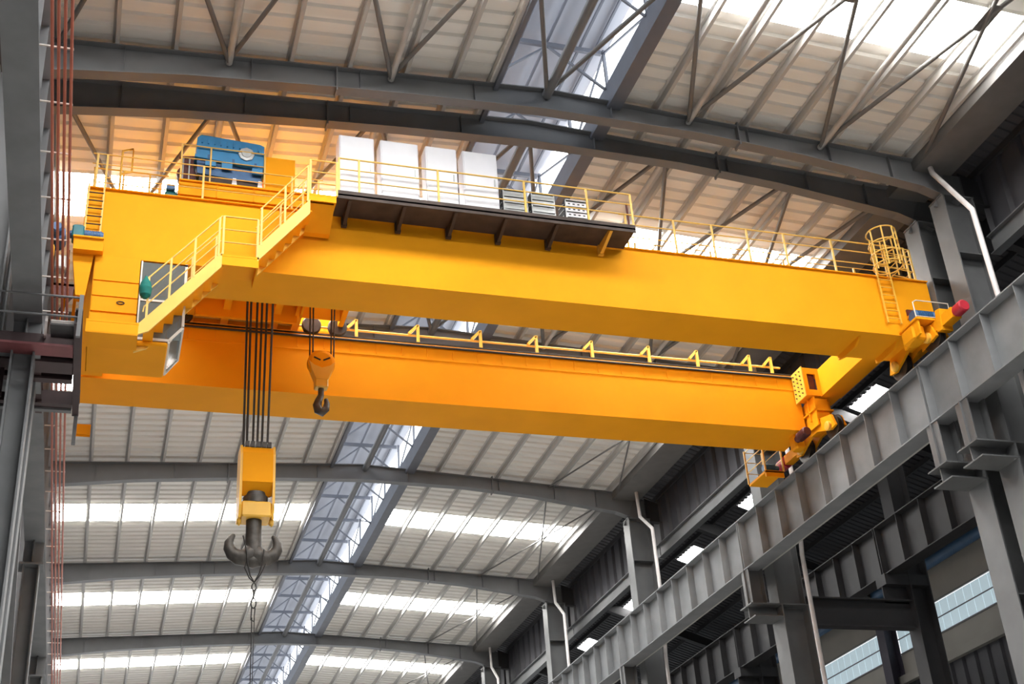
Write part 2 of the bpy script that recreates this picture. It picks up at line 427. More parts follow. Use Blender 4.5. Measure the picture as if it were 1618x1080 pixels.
# ---- side aisle on the right
aisle = thing('ceiling_aisle', (28,60,18), 'dark unlit roof of the side aisle beyond the columns', None, None, 'structure')
def az(x): return 22.25-(x-22.4)*.335
def asheet(x0, x1, m):
    mb = MB(); prof = []
    for k in range(3):
        y = k*.32; prof += [(y,0),(y+.2,0),(y+.23,.05),(y+.29,.05)]
    prof.append((SW,0)); n = len(prof)
    mb.add([(x,y,z+az(x)) for x in (x0,x1) for y,z in prof], [(i,i+1,n+i+1,n+i) for i in range(n-1)])
    return mb.mesh('aisle_sheet', m, (28,0,18))
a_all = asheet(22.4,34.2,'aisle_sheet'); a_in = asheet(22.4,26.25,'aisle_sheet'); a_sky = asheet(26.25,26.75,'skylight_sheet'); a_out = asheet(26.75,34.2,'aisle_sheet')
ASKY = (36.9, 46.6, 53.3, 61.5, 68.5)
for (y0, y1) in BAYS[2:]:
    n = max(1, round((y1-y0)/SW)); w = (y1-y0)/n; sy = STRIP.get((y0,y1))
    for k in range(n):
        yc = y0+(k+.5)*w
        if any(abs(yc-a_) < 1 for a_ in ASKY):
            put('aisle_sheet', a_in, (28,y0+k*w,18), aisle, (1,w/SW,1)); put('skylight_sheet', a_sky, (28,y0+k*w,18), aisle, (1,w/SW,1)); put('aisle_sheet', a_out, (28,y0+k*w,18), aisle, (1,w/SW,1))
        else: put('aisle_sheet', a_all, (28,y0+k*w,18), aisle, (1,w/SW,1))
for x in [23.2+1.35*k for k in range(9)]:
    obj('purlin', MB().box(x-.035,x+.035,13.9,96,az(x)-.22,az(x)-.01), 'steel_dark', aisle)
for f in FR[3:10]:
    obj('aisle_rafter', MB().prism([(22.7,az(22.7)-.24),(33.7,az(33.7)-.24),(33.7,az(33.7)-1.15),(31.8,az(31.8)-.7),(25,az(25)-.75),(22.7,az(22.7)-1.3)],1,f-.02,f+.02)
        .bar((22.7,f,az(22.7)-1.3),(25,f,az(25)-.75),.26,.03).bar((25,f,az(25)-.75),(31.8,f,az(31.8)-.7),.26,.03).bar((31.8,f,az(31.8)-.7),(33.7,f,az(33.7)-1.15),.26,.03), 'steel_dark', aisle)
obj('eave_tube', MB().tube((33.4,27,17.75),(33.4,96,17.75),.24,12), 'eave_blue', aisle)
part = thing('wall_partition', (23.3,60,19.2), 'dark ribbed cladding hanging below the valley gutter behind the columns', None, None, 'structure')
for a, b in zip(FR[2:10], FR[3:11]):
    if b-a < 3: continue
    n_ = 12; w_ = (b-a)/n_
    pm_ = MB().add([(x_,y_,z_) for z_ in (-1.3,1.3) for x_, y_ in ((0,0),(0,w_*.62),(.13,w_*.7),(.13,w_*.92),(0,w_))],[(k_,k_+1,k_+6,k_+5) for k_ in range(4)]).mesh('cladding_panel','aisle_cladding')
    for k_ in range(n_): put('cladding_panel', pm_, (23.3,a+k_*w_,21.0), part)
    obj('bottom_rail', MB().ibeam_y(23.2,a+.05,b-.05,19.15,19.75,.3), 'steel_grey', part)
# aisle columns and ties
for i, f in enumerate(FR[4:9]):
    t = thing('aisle_column', (27.4,f,-1.6), 'dark steel column carrying the aisle runway girder, '+ORD[i]+' one', None, None, 'structure')
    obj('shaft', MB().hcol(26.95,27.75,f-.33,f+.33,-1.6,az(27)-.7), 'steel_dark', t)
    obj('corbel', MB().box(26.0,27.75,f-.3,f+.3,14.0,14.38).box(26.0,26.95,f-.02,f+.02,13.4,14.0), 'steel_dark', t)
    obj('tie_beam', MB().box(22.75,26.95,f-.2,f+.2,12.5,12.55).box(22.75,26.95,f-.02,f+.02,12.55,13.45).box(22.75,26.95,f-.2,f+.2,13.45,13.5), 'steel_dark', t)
# far wall of the aisle
wr = thing('wall_right', (34,60,-1.6), 'far aisle wall of beige panels above dark ribbed cladding', None, None, 'structure')
cl = MB(); prof = []
yy = 20.0
while yy < 96: prof += [(yy,0),(yy+.55,0),(yy+.62,.12),(yy+.78,.12)]; yy += .85
n = len(prof)
cl.add([(34.02+d,y,z) for z in (-1.6,14.0) for y,d in prof], [(i,i+1,n+i+1,n+i) for i in range(n-1)])
obj('ribbed_cladding', cl, 'aisle_cladding', wr)
obj('sill_beam', MB().box(33.75,34,20,96,13.75,14.1), 'wall_panel', wr)
for a, b in zip(FR[4:9], FR[5:10]):
    obj('wall_panel', MB().box(33.95,34.05,a,b,14.1,15.0), 'wall_panel', wr)
    obj('wall_panel', MB().box(33.95,34.05,a,b,16.42,18.5), 'wall_panel', wr)
    obj('wall_post', MB().hcol(33.3,33.95,b-.3,b+.3,-1.6,17.8), 'column_purple', wr)
wn = 0
for a, b in zip(FR[4:9], FR[5:10]):
    wn += 1
    t = thing('window_%d' % wn, (34,(a+b)/2,15), 'pale blue daylit window band in the far aisle wall, '+ORD[wn-1]+' bay from the crane', None, None, 'structure')
    fr = MB().box(33.9,33.98,a+.35,b-.35,15.0,15.06).box(33.9,33.98,a+.35,b-.35,16.36,16.42).box(33.9,33.98,a+.35,b-.35,15.66,15.70)
    obj('window_frame', fr, 'steel_grey', t)
    n = 19; w = (b-a-.7)/n
    pme = MB().box(0,.02,.012,w-.012,0,.6).mesh('pane','window_glow')
    for k in range(n):
        for z in (15.06, 15.72): put('pane', pme, (33.94,a+.35+k*w,z), t)

tag(obj('wall_back', MB().box(-14.2,34.5,-9.7,-9.5,-1.6,24.6), 'aisle_cladding'), 'dark gable wall at the near end of the hall', None, None, 'structure')
tag(obj('wall_side', MB().box(34.5,34.7,-9.5,20,-1.6,22).box(21.3,34.5,-9.5,13.9,22,22.3), 'aisle_cladding'), 'dark aisle wall at the near end of the hall', None, None, 'structure')
# ---- dark side on the left
lr = thing('ceiling_side', (-8,60,20), 'dark underside of the lower roof beyond the left column row', None, None, 'structure')
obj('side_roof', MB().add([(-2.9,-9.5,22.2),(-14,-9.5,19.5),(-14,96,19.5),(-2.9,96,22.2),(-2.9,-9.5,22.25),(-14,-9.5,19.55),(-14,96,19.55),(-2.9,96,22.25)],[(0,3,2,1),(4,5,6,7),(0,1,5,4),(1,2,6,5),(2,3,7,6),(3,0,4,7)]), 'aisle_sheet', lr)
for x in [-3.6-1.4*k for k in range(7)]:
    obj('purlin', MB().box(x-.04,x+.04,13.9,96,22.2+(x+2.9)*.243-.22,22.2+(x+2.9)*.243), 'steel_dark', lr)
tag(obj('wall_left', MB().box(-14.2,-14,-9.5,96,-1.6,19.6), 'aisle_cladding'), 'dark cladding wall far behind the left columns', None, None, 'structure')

# ---- conductor bars on the left runway
for k in range(4):
    x = -1.46+.1*k
    lab = ['copper-red conductor bar next to the grey runway girder', 'second copper-red conductor bar from the runway girder', 'third copper-red conductor bar from the runway girder', 'copper-red conductor bar farthest from the runway girder'][k]
    t = thing('conductor_bar', (x,50,14.9), lab, 'conductor bar', 'red conductor bars')
    obj('bar', MB().bar((x,13.9,14.9),(x,96,14.9),.035,.06), 'conductor_red', t)
    obj('cover', MB().bar((x,13.9,14.945),(x,96,14.945),.05,.03), 'conductor_red', t)
yb = [17.4+1.42*i for i in range(38)]
for i, y in enumerate(yb):
    t = obj('bar_bracket', MB().box(-1.86,-1.13,y-.015,y+.015,14.985,15.01).box(-1.88,-1.84,y-.05,y+.05,14.9,15.1), 'bracket_white')
    tag(t, 'small pale bracket holding the red conductor bars', 'bracket', 'conductor bar brackets')
    for k in range(4):
        x = -1.46+.1*k
        obj('clip', MB().box(x-.022,x+.022,y-.025,y+.025,14.962,14.985), 'bracket_white', t)

# ---- downpipes on the right
def downpipe(pts, label):
    tag(obj('downpipe', MB().path(pts,.075,10), 'pipe_white'), label, 'pipe', 'white downpipes on the column row')
DP = [[(21.6,25.13,21.76),(21.6,25.1,21.55),(21.58,23.95,19.5),(21.58,23.9,16.25),(21.58,23.9,-1.6)]]
for f in FR[5:10]:
    DP.append([(21.95,f-.95,21.8),(21.95,f-1.05,20.6),(21.95,f-2.15,19.65),(21.95,f-2.2,16),(21.95,f-1.9,14.3),(21.95,f-1.9,-1.6)])
dl = ['white bent downpipe beside the crane end, thickest in view', 'white downpipe running below the runway girder at the second column', 'white bent downpipe at the third column, below the crane end', 'white bent downpipe at the fourth column', 'white bent downpipe at the fifth column', 'white bent downpipe at the farthest column']
for p, l in zip(DP, dl): downpipe(p, l)

# ================================================================== THE CRANE
bridge = thing('bridge_crane', (10.4,30.4,16.3), 'large orange double-girder bridge crane spanning the hall', 'crane')
PT = 'crane_paint'
def girder(y0, y1, x0, x1, tfo=.04):
    g = MB().box(x0,x1,y0+.03,y1-.03,16.99,18.83).box(x0,x1,y0-tfo,y1+tfo,18.83,18.85+.005).box(x0,x1,y0,y1,16.97,16.99)
    return obj('main_girder', g, PT, bridge)
gF = girder(26.6,28.0,-1.05,21.68)
gR = girder(32.65,34.2,-1.05,20.72)
# weld seam bands on the rear girder's upper web
obj('seam_band', MB().box(-1,20.7,32.66,32.68,18.38,18.42), PT, gR)
for k in range(26):
    x = 1.0+k*.76
    obj('web_cleat', MB().box(x-.012,x+.012,32.655,32.68,18.46,18.82), PT, gR)
# trolley rails
for y, g in ((27.35,gF),(32.72,gR)):
    obj('trolley_rail', MB().box(-.6,20.6,y-.05,y+.05,18.855,18.87).box(-.6,20.6,y-.015,y+.015,18.87,18.93).box(-.6,20.6,y-.028,y+.028,18.93,18.97), 'wheel_steel', g)
obj('deck_plate', MB().box(-.9,20.6,27.45,27.98,18.856,18.87), 'bounce_mute_grey', gF)  # unseen plates added on the girder tops to cut orange bounce light
obj('deck_plate', MB().box(6.4,20.6,26.72,27.25,18.856,18.87), 'bounce_mute_grey', gF)
obj('deck_plate', MB().box(-.9,20.6,33.1,34.15,18.856,18.87), 'bounce_mute_grey', gR)  # added to mute bounce, as on the front girder
# cable-support brackets on the rear girder and the tubes they carry
for x in (6.55,8.4,10.33,12.1,13.9,15.8,17.45,19.28,20.05):
    b = MB().box(x-.04,x+.04,32.9,32.98,18.86,19.66)
    b.prism([(x-.3,19.4),(x-.04,19.68),(x+.04,19.68),(x+.04,19.664),(x-.04,19.56),(x-.24,19.34)],1,32.9,32.98)
    obj('cable_bracket', b, 'crane_yellow', bridge)
obj('cable_tube', MB().tube((1.2,33.02,19.12),(20.4,33.02,19.12),.035,8), 'rail_yellow', bridge)
obj('cable_tube', MB().tube((1.2,33.02,19.36),(20.4,33.02,19.36),.035,8), 'rail_yellow', bridge)
obj('cable_tube', MB().tube((.4,32.62,18.80),(20.6,32.62,18.80),.035,8), 'rope_black', bridge)
obj('rear_walkway', MB().box(.5,20.5,34.2,35.0,18.8,18.85), 'platform_brown', bridge)

# ---- end carriages
def wheel(par, x, y, z=16.65, r=.34):
    obj('wheel', MB().lathe((x-.09,y,z),(1,0,0),[(0,r+.04),(.03,r+.04),(.035,r),(.145,r),(.15,r+.04),(.18,r+.04)],20), 'wheel_steel', par)
def motor(par, c, ax, L, r, m='motor_blue', m2='motor_teal', name='motor'):
    c = Vector(c); ax = Vector(ax).normalized()
    prof = [(0,r*.5),(0,r*.8),(L*.06,r*.92)]
    t = L*.08
    while t < L*.6: prof += [(t,r),(t+L*.03,r),(t+L*.032,r*.88),(t+L*.055,r*.88)]; t += L*.06
    prof += [(L*.64,r),(L*.7,r),(L*.72,r*.7),(L*.95,r*.68),(L,r*.5)]
    o = obj(name, MB().lathe(c, ax, prof, 16), m, par)
    return o
er = obj('end_carriage', MB().box(21.1,21.72,28.01,32.02,17.92,18.83).box(21.06,21.76,28.01,32.02,17.88,17.92), PT, bridge)
# bolted joint box at the rear girder, with a manhole in its face
x0, x1, yb_, z0, z1 = 20.5, 21.74, 32.0, 17.9, 18.86
jb = MB().box(x0+.04,x1,yb_+.04,32.6,z0,z0+.03).box(x0+.04,x1,yb_+.04,32.6,z1-.03,z1).box(x1-.04,x1,yb_+.04,32.6,z0+.03,z1-.03)
jb.box(x0+.04,x0+.18,yb_,yb_+.04,z0,z1).box(x0+.48,x1,yb_,yb_+.04,z0,z1).box(x0+.18,x0+.48,yb_,yb_+.04,z0,z0+.2).box(x0+.18,x0+.48,yb_,yb_+.04,z1-.2,z1)
jo = obj('joint_box', jb, PT, bridge)
obj('manhole', MB().box(x0+.18,x0+.48,yb_+.1,yb_+.12,z0+.1,z1-.1), 'brake_red', jo)
obj('flange_plate', MB().box(x0,x0+.035,yb_-.03,32.62,z0-.04,z1+.02), 'crane_yellow', jo)
bolt = MB().lathe((0,0,0),(-1,0,0),[(0,.022),(.03,.022),(.03,.014),(.05,.014)],6).mesh('bolt','wheel_steel')
for i in range(6):
    for k in range(3): put('bolt', bolt, (x0,yb_+.1+.2*k,z0+.1+.15*i), jo)
# haunch plates beneath the front girder end
for x in (19.2, 20.4):
    obj('haunch_plate', MB().prism([(26.8,16.965),(28.0,16.965),(28.0,16.85),(27.7,16.78),(27.1,16.78)],0,x,x+.06), PT, er)
def bogie(y0, y1, x, sgn, name='bogie'):
    ym = (y0+y1)/2
    f = MB().prism([(y0-.35,16.55),(y0-.2,16.95),(ym-.45,17.12),(ym+.45,17.12),(y1+.2,16.95),(y1+.35,16.55),(y1+.05,16.5),(ym+.2,16.78),(ym-.2,16.78),(y0-.05,16.5)],0,x-.2,x-.12)
    f.prism([(y0-.35,16.55),(y0-.2,16.95),(ym-.45,17.12),(ym+.45,17.12),(y1+.2,16.95),(y1+.35,16.55),(y1+.05,16.5),(ym+.2,16.78),(ym-.2,16.78),(y0-.05,16.5)],0,x+.12,x+.2)
    f.box(x-.12,x+.12,ym-.4,ym+.4,16.9,17.12)
    b = obj(name, f, PT, bridge)
    for y in (y0, y1):
        wheel(b, x, y)
        obj('axle_box', MB().lathe((x-.3,y,16.65),(1,0,0),[(0,.1),(.02,.15),(.1,.15)],12).lathe((x+.2,y,16.65),(1,0,0),[(0,.15),(.08,.15),(.1,.1)],12), 'crane_yellow', b)
    return b
bF = bogie(26.1,27.75,21.05,1); bB = bogie(31.6,33.4,21.05,1)
obj('pedestal', MB().box(20.85,21.3,26.6,27.3,17.1,17.6).box(20.75,21.4,26.4,27.5,17.55,17.62), PT, bF)
obj('pedestal', MB().box(20.8,21.3,32.1,32.9,17.1,17.86).box(20.7,21.4,32.0,33.0,17.4,17.45), PT, bB)
obj('pedestal_web', MB().box(20.76,20.8,32.0,32.6,16.9,17.86).box(20.7,21.5,32.3,32.34,17.12,17.88), PT, bB)
# front drive: motor in a tray with a rail, gear casing, buffer on its arm
bk = obj('drive_tray', MB().box(20.35,21.55,25.75,26.6,17.02,17.08).prism([(25.8,16.6),(26.6,16.5),(26.6,17.02),(25.8,17.02)],0,20.4,20.46).prism([(25.8,16.6),(26.6,16.5),(26.6,17.02),(25.8,17.02)],0,20.95,21.0), PT, bridge)
motor(bk, (20.5,26.1,17.3), (1,0,0), .95, .19)
obj('tray_rail', MB().path([(20.38,25.78,17.08),(20.38,25.78,17.55),(20.5,25.78,17.62),(21.5,25.78,17.62),(21.5,25.78,17.08)],.018,6).tube((20.38,25.78,17.12),(21.5,25.78,17.12),.018,6), 'cabin_frame', bk)
obj('gear_casing', MB().bbox(20.35,20.75,26.0,26.55,16.55,17.0,.06), PT, bk)
obj('web_opening', MB().box(20.75,21.6,26.56,26.62,17.64,17.82), 'brake_red', gF)
ba = obj('buffer_arm', MB().bar((21.05,26.0,16.85),(21.05,25.0,16.85),.28,.3).bar((21.05,25.6,16.6),(21.05,25.5,17.2),.36,.2), PT, bridge)
obj('buffer', MB().lathe((21.05,25.0,16.85),(0,-1,0),[(0,.13),(.05,.13),(.06,.17),(.36,.17),(.4,.14)],16), 'buffer_red', ba)
bk2 = obj('rear_buffer_arm', MB().bar((21.05,33.6,16.85),(21.05,34.6,16.85),.28,.3), PT, bridge)
obj('buffer', MB().lathe((21.05,34.6,16.85),(0,1,0),[(0,.14),(.06,.14),(.07,.2),(.5,.2),(.55,.17)],16), 'buffer_red', bk2)
dm = motor(bB, (20.45,32.2,16.75), (0,1,0), .7, .16, 'brake_red')
obj('drive_casing', MB().bbox(20.4,20.75,32.9,33.3,16.5,17.05,.05), PT, bB)
# hanging inspection cage behind the rear girder
cg = obj('inspection_cage', MB().box(20.1,20.75,34.5,35.7,16.35,16.42).prism([(20.1,16.2),(20.75,16.2),(20.75,16.4),(20.1,16.4)],1,34.5,34.56), PT, bridge)
for (x, y) in ((20.1,34.5),(20.75,34.5),(20.1,35.7),(20.75,35.7)):
    obj('cage_post', MB().box(x-.025,x+.025,y-.025,y+.025,16.42,17.6), 'rail_yellow', cg)
for z in (16.8,17.2,17.55):
    obj('cage_rail', MB().path([(20.1,34.5,z),(20.1,35.7,z),(20.75,35.7,z),(20.75,34.5,z)],.018,6), 'rail_yellow', cg)
motor(cg, (20.2,34.8,16.62), (1,0,0), .55, .14)
# left end carriage
el = obj('end_carriage', MB().box(-.95,-.45,28.05,32.6,17.05,18.1).box(-1.0,-.4,28.05,32.6,17.01,17.05), PT, bridge)
for (y0, y1) in ((26.1,27.75),(31.6,33.4)):
    bl = bogie(y0, y1, -1.88, -1)
    obj('pedestal', MB().box(-2.1,-1.72,(y0+y1)/2-.35,(y0+y1)/2+.35,17.1,17.8), PT, bl)
sb = obj('drive_bracket', MB().box(-1.22,-.56,26.05,26.6,17.08,17.12).box(-1.2,-.56,26.1,26.6,16.78,17.08).prism([(-1.2,16.78),(-.75,16.78),(-.85,15.7),(-1.05,15.7)],1,26.3,26.6), PT, bridge)
motor(sb, (-.58,26.3,17.27), (-1,0,0), .75, .14)
obj('gear_head', MB().bbox(-1.26,-1.0,26.12,26.48,17.12,17.45,.03), 'motor_teal', sb)
motor(sb, (-1.6,27.0,17.4), (0,-1,0), .8, .2)
obj('brake_unit', MB().bbox(-1.55,-1.3,26.2,26.5,16.3,16.65,.04), 'resistor_steel', sb)
obj('cable_tray', MB().box(-1.55,-1.1,26.3,26.7,15.9,15.96).box(-1.55,-1.1,26.3,26.34,15.6,15.96).bar((-1.3,26.5,15.96),(-1.3,26.5,16.96),.06,.06), 'brake_red', sb)
obj('collector_arm', MB().bar((-1.3,26.8,16.9),(-1.3,26.8,15.0),.07,.07).box(-1.5,-1.1,26.7,26.9,15.05,15.1), PT, sb)
obj('collector_arm', MB().bar((-1.1,27.6,16.9),(-1.1,27.6,15.0),.07,.07).box(-1.5,-1.05,27.5,27.7,15.05,15.1), PT, sb)
# rungs on the left end of the front girder
ld = obj('end_ladder', MB().box(-1.03,-.99,26.53,26.57,17.4,18.9).box(-.69,-.65,26.53,26.57,17.4,18.9), 'crane_yellow', bridge)
for k in range(6):
    z = 17.55+.22*k
    obj('rung', MB().tube((-1.0,26.53,z),(-.67,26.53,z),.016,6), 'platform_brown', ld)

# ---- handrails
def handrail(pts, name='handrail', h=1.08, posts=None, m='rail_yellow', r=.021, mids=(.36,.72), kick=False, rp=.024, round_end=True):
    """pts: floor line in 3-D; a top rail, mid rails and posts"""
    pts = [Vector(p) for p in pts]; up = Vector((0,0,1))
    top = MB().path([p+up*h for p in pts], r, 8)
    t = obj(name, top, m, bridge)
    for q_ in mids: obj('mid_rail', MB().path([p+up*h*q_ for p in pts], r*.8, 6), m, t)
    L = sum((b-a).length for a, b in zip(pts, pts[1:]))
    for s_ in posts if posts else []:
        d = s_*L
        for a, b in zip(pts, pts[1:]):
            l = (b-a).length
            if d <= l+1e-6: p = a+(b-a)*(d/l); break
            d -= l
        obj('post', MB().bar(p, p+up*h, rp*2, rp*2, (0,1,0)), m, t)
    return t
# platform along the front girder
PZ = 18.82; PY0 = 25.66
pf = obj('walkway_plate', MB().box(4.66,12.42,PY0,26.56,PZ-.05,PZ).box(4.66,12.42,PY0,PY0+.04,PZ-.13,PZ+.1), 'platform_brown', bridge)
for x in (5.0,6.35,7.65,8.95,10.3,11.75):
    mm = 'platform_brown' if x < 11.5 else 'crane_yellow'
    obj('bracket', MB().prism([(PY0+.05,PZ-.05),(26.6,PZ-.05),(26.6,PZ-.32),(26.42,PZ-.32),(PY0+.05,PZ-.14)],0,x-.04,x+.04).box(x-.07,x+.07,26.5,26.6,PZ-.34,PZ-.05), mm, pf)
handrail([(4.72,PY0+.03,PZ),(12.38,PY0+.03,PZ)], 'handrail', 1.08, [0,.065,.325,.62,.84,1], mids=(.4,.7))
obj('gate_post', MB().tube((12.4,26.0,PZ),(12.4,26.0,PZ+1.0),.03,8), 'brake_red', pf)
# along the rest of the front girder
handrail([(12.45,26.66,18.86),(21.2,26.66,18.86)], 'handrail', 1.1, [.02,.18,.31,.43,.56,.73,.88,1], m='rail_yellow')
handrail([(13.4,27.9,18.86),(21.4,27.9,18.86),(21.4,26.7,18.86)], 'handrail', 1.1, [0,.25,.5,.75,1], m='rail_yellow', r=.016)
handrail([(-1.0,26.7,18.86),(4.5,26.7,18.86)], 'handrail', 1.05, [.02,.06,.47,.86,.98], m='rail_yellow', r=.016)
handrail([(-1.0,27.9,18.86),(.8,27.9,18.86)], 'handrail', 1.5, [.02,.4,.75], m='crane_yellow', r=.02)
obj('trolley_stop_frame', MB().path([(-.35,27.4,19.1),(-.35,27.4,20.6),(-.1,27.4,20.7),(-.1,27.4,20.0),(-.35,27.4,19.9)],.03,8), 'crane_yellow', bridge)
# ---- stairs in front of the girder
SY0, SY1 = 25.62, 26.45
st = obj('staircase', MB().prism([(.28,14.43),(.28,14.66),(2.03,16.78),(2.03,16.38),(.55,14.55)],1,SY0,SY0+.05)
         .prism([(2.82,16.62),(2.82,17.02),(4.02,18.52),(4.02,18.12)],1,SY0,SY0+.05)
         .prism([(.28,14.43),(.28,14.66),(2.03,16.78),(2.03,16.38),(.55,14.55)],1,SY1-.05,SY1)
         .prism([(2.82,16.62),(2.82,17.02),(4.02,18.52),(4.02,18.12)],1,SY1-.05,SY1), 'crane_yellow', bridge)
for k in range(8):
    x = .45+k*.2; z = 14.72+k*.243
    obj('tread', MB().box(x,x+.22,SY0+.05,SY1-.05,z-.02,z+.015), PT, st)
for k in range(6):
    x = 2.92+k*.19; z = 17.0+k*.243
    obj('tread', MB().box(x,x+.2,SY0+.05,SY1-.05,z-.02,z+.015), PT, st)
def landing(x0, x1, y0, y1, zt, h):
    a = MB().box(x0,x1,y0,y1,zt-.05,zt).box(x0+.005,x1-.005,y0+.005,y0+.045,zt-h,zt-.05).box(x0+.005,x0+.045,y0+.045,y1,zt-h,zt-.05).box(x1-.045,x1-.005,y0+.045,y1,zt-h,zt-.05)
    return obj('landing', a, 'crane_paint', st)
landing(2.0,2.86,SY0,26.58,16.72,.28)
landing(3.98,4.65,SY0,26.58,18.7,.2)
obj('landing_bracket', MB().prism([(SY0+.1,18.49),(26.58,18.49),(26.58,18.1),(26.4,18.1)],0,4.0,4.62), 'crane_paint', st)
landing(-.75,.34,SY0-.03,26.28,14.72,.3)
obj('landing_bottom', MB().box(-.74,.33,SY0-.02,26.27,14.4,14.42), 'crane_paint', st)
handrail([(.4,SY0+.02,14.66),(.42,SY0+.02,14.8),(2.0,SY0+.02,16.72)], 'stair_handrail', 1.05, [.09,.36,.66,.97], r=.02, mids=(.35,.68))
handrail([(.4,SY1-.02,14.66),(.42,SY1-.02,14.8),(2.0,SY1-.02,16.72)], 'stair_handrail', 1.05, [.09,.36,.66,.97], r=.02, mids=(.5,))
handrail([(2.04,SY0+.02,16.72),(2.82,SY0+.02,16.72)], 'stair_handrail', 1.05, [0,1], r=.02, mids=(.33,.66))
handrail([(2.86,SY0+.02,17.02),(4.0,SY0+.02,18.5)], 'stair_handrail', 1.05, [.03,.5,.97], r=.02, mids=(.35,.68))
handrail([(2.86,SY1-.02,17.02),(4.0,SY1-.02,18.5)], 'stair_handrail', 1.05, [.03,.5,.97], r=.02, mids=(.5,))
handrail([(4.02,SY0+.02,18.7),(4.66,SY0+.02,18.7)], 'stair_handrail', 1.0, [0,1], r=.02, mids=(.33,.66))
# ---- ladder with safety cage at the other end
lc = obj('caged_ladder', MB().box(20.0,20.04,26.5,26.54,17.3,19.9).box(20.42,20.46,26.5,26.54,17.3,19.9), 'crane_yellow', bridge)
for k in range(10):
    z = 17.45+.25*k
    obj('rung', MB().tube((20.02,26.52,z),(20.44,26.52,z),.016,6), 'crane_yellow', lc)
def hoop(z): return [(20.23+.4*math.cos(a),26.5-.02-.36+.42*math.sin(a)+.1,z) for a in [2*math.pi*k/20 for k in range(20)]]
for z in (18.95,19.3,19.65,20.05):
    obj('cage_hoop', MB().path(hoop(z),.022,6,closed=True), 'rail_yellow', lc)
for k in range(7):
    a = math.pi+.2+k*(math.pi*2-1.2)/6.3
    x, y = 20.23+.4*math.cos(a), 26.22+.42*math.sin(a)
    obj('cage_strip', MB().box(x-.02,x+.02,y-.012,y+.012,18.8,20.07), 'rail_yellow', lc)
for k in range(5):
    obj('end_rail', MB().tube((20.6,26.6,18.95+.25*k),(21.4,26.7,18.95+.25*k),.018,6), 'rail_yellow', lc)

# ---- driver's cabin
CY0, CY1 = 26.32, 27.85
cb = obj('cabin', MB().box(-.72,.3,CY0,CY0+.05,14.7,16.78).box(-.72,-.67,CY0+.05,CY1-.05,14.7,16.78).box(-.72,1.3,CY1-.05,CY1,15.1,16.78)
         .box(-.72,1.3,CY0,CY1,16.78,16.84), PT, bridge)
obj('cabin_floor', MB().bbox(-.72,1.0,CY0,CY1,14.6,14.7,.03), PT, cb)
for z in (16.12,15.72,15.3):
    obj('wall_panel', MB().box(-.7,.28,CY0-.035,CY0-.002,z-.38,z-.015), PT, cb)
obj('wall_panel', MB().box(-.7,.28,CY0-.035,CY0-.002,16.14,16.78), PT, cb)
obj('door_handle', MB().path([(-.08+.08*math.cos(a),CY0-.045,15.58+.035*math.sin(a)) for a in [2*math.pi*k/14 for k in range(14)]],.012,6,closed=True), 'platform_brown', cb)
obj('window_frame', MB().bar((.3,CY0+.03,14.7),(.3,CY0+.03,16.77),.07,.06,(0,1,0)).bar((1.3,CY0+.03,15.1),(1.3,CY0+.03,16.77),.06,.06,(0,1,0)).bar((.3,CY0+.03,14.75),(1.02,CY0+.03,14.75),.07,.06).bar((.34,CY0+.03,15.75),(1.27,CY0+.03,15.75),.05,.05).bar((1.02,CY0+.03,14.75),(1.3,CY0+.03,15.1),.07,.06), 'cabin_frame', cb)
obj('side_window_frame', MB().bar((1.3,CY1-.03,15.1),(1.3,CY1-.03,16.77),.06,.06,(0,1,0)).bar((1.3,CY0,15.1),(1.3,CY1,15.1),.06,.06).bar((1.3,CY0,16.75),(1.3,CY1,16.75),.06,.06).bar((1.02,CY1-.03,14.7),(1.3,CY1-.03,15.1),.06,.06).bar((1.02,CY0,14.7),(1.02,CY1,14.7),.05,.05), 'cabin_frame', cb)
obj('pane', MB().box(.33,1.27,CY0+.02,CY0+.03,15.78,16.75), 'cabin_glass', cb)
obj('pane', MB().box(.33,1.27,CY0+.02,CY0+.03,14.78,15.73), 'cabin_glass', cb)
obj('pane', MB().box(1.29,1.30,CY0+.05,CY1-.05,15.14,16.72), 'cabin_glass', cb)
obj('pane', MB().prism([(1.03,14.74),(1.04,14.73),(1.295,15.07),(1.285,15.08)],1,CY0+.06,CY1-.06), 'cabin_glass', cb)
obj('control_desk', MB().box(.55,.95,26.6,27.5,14.72,15.25), 'screen_white', cb)
obj('control_panel', MB().box(.98,1.2,26.6,27.0,15.2,15.5), 'cabinet_white', cb)
obj('driver_seat', MB().box(-.25,.25,26.9,27.5,14.72,15.15).box(-.3,-.15,26.9,27.5,15.15,15.9), 'seat_dark', cb)
tag(obj('green_bag', MB().lathe((.42,SY0-.02,15.35),(0,0,1),[(0,.05),(.08,.12),(.25,.14),(.4,.11),(.5,.05),(.56,.03)],12), 'green_cloth'), 'green cloth bag hanging on the stair handrail by the cabin', 'bag')

# ---- electrical cabinets and resistor boxes on the walkway
CX = [(4.8,5.69),(5.85,6.83),(7.02,7.84),(8.0,8.92)]
names = ['beside the stair head', 'second from the stair head', 'third from the stair head', 'next to the resistor boxes']
for i, (a, b) in enumerate(CX):
    t = thing('electrical_cabinet', ((a+b)/2,26.35,PZ), 'tall white electrical cabinet on the crane walkway, '+names[i], 'cabinet', 'white electrical cabinets')
    y0, y1 = 26.08, 26.54
    obj('body', MB().bbox(a,b,y0,y1,PZ+.12,20.94,.015), 'cabinet_white', t)
    d = obj('door', MB().bbox(a+.03,b-.03,y0-.025,y0,PZ+.18,20.9,.006), 'cabinet_white', t)
    obj('handle', MB().box(b-.12,b-.09,y0-.045,y0-.025,19.9,20.1), 'resistor_steel', d)
    obj('plinth', MB().box(a+.02,b-.02,y0+.03,y1-.02,PZ,PZ+.12), 'cabinet_base', t)
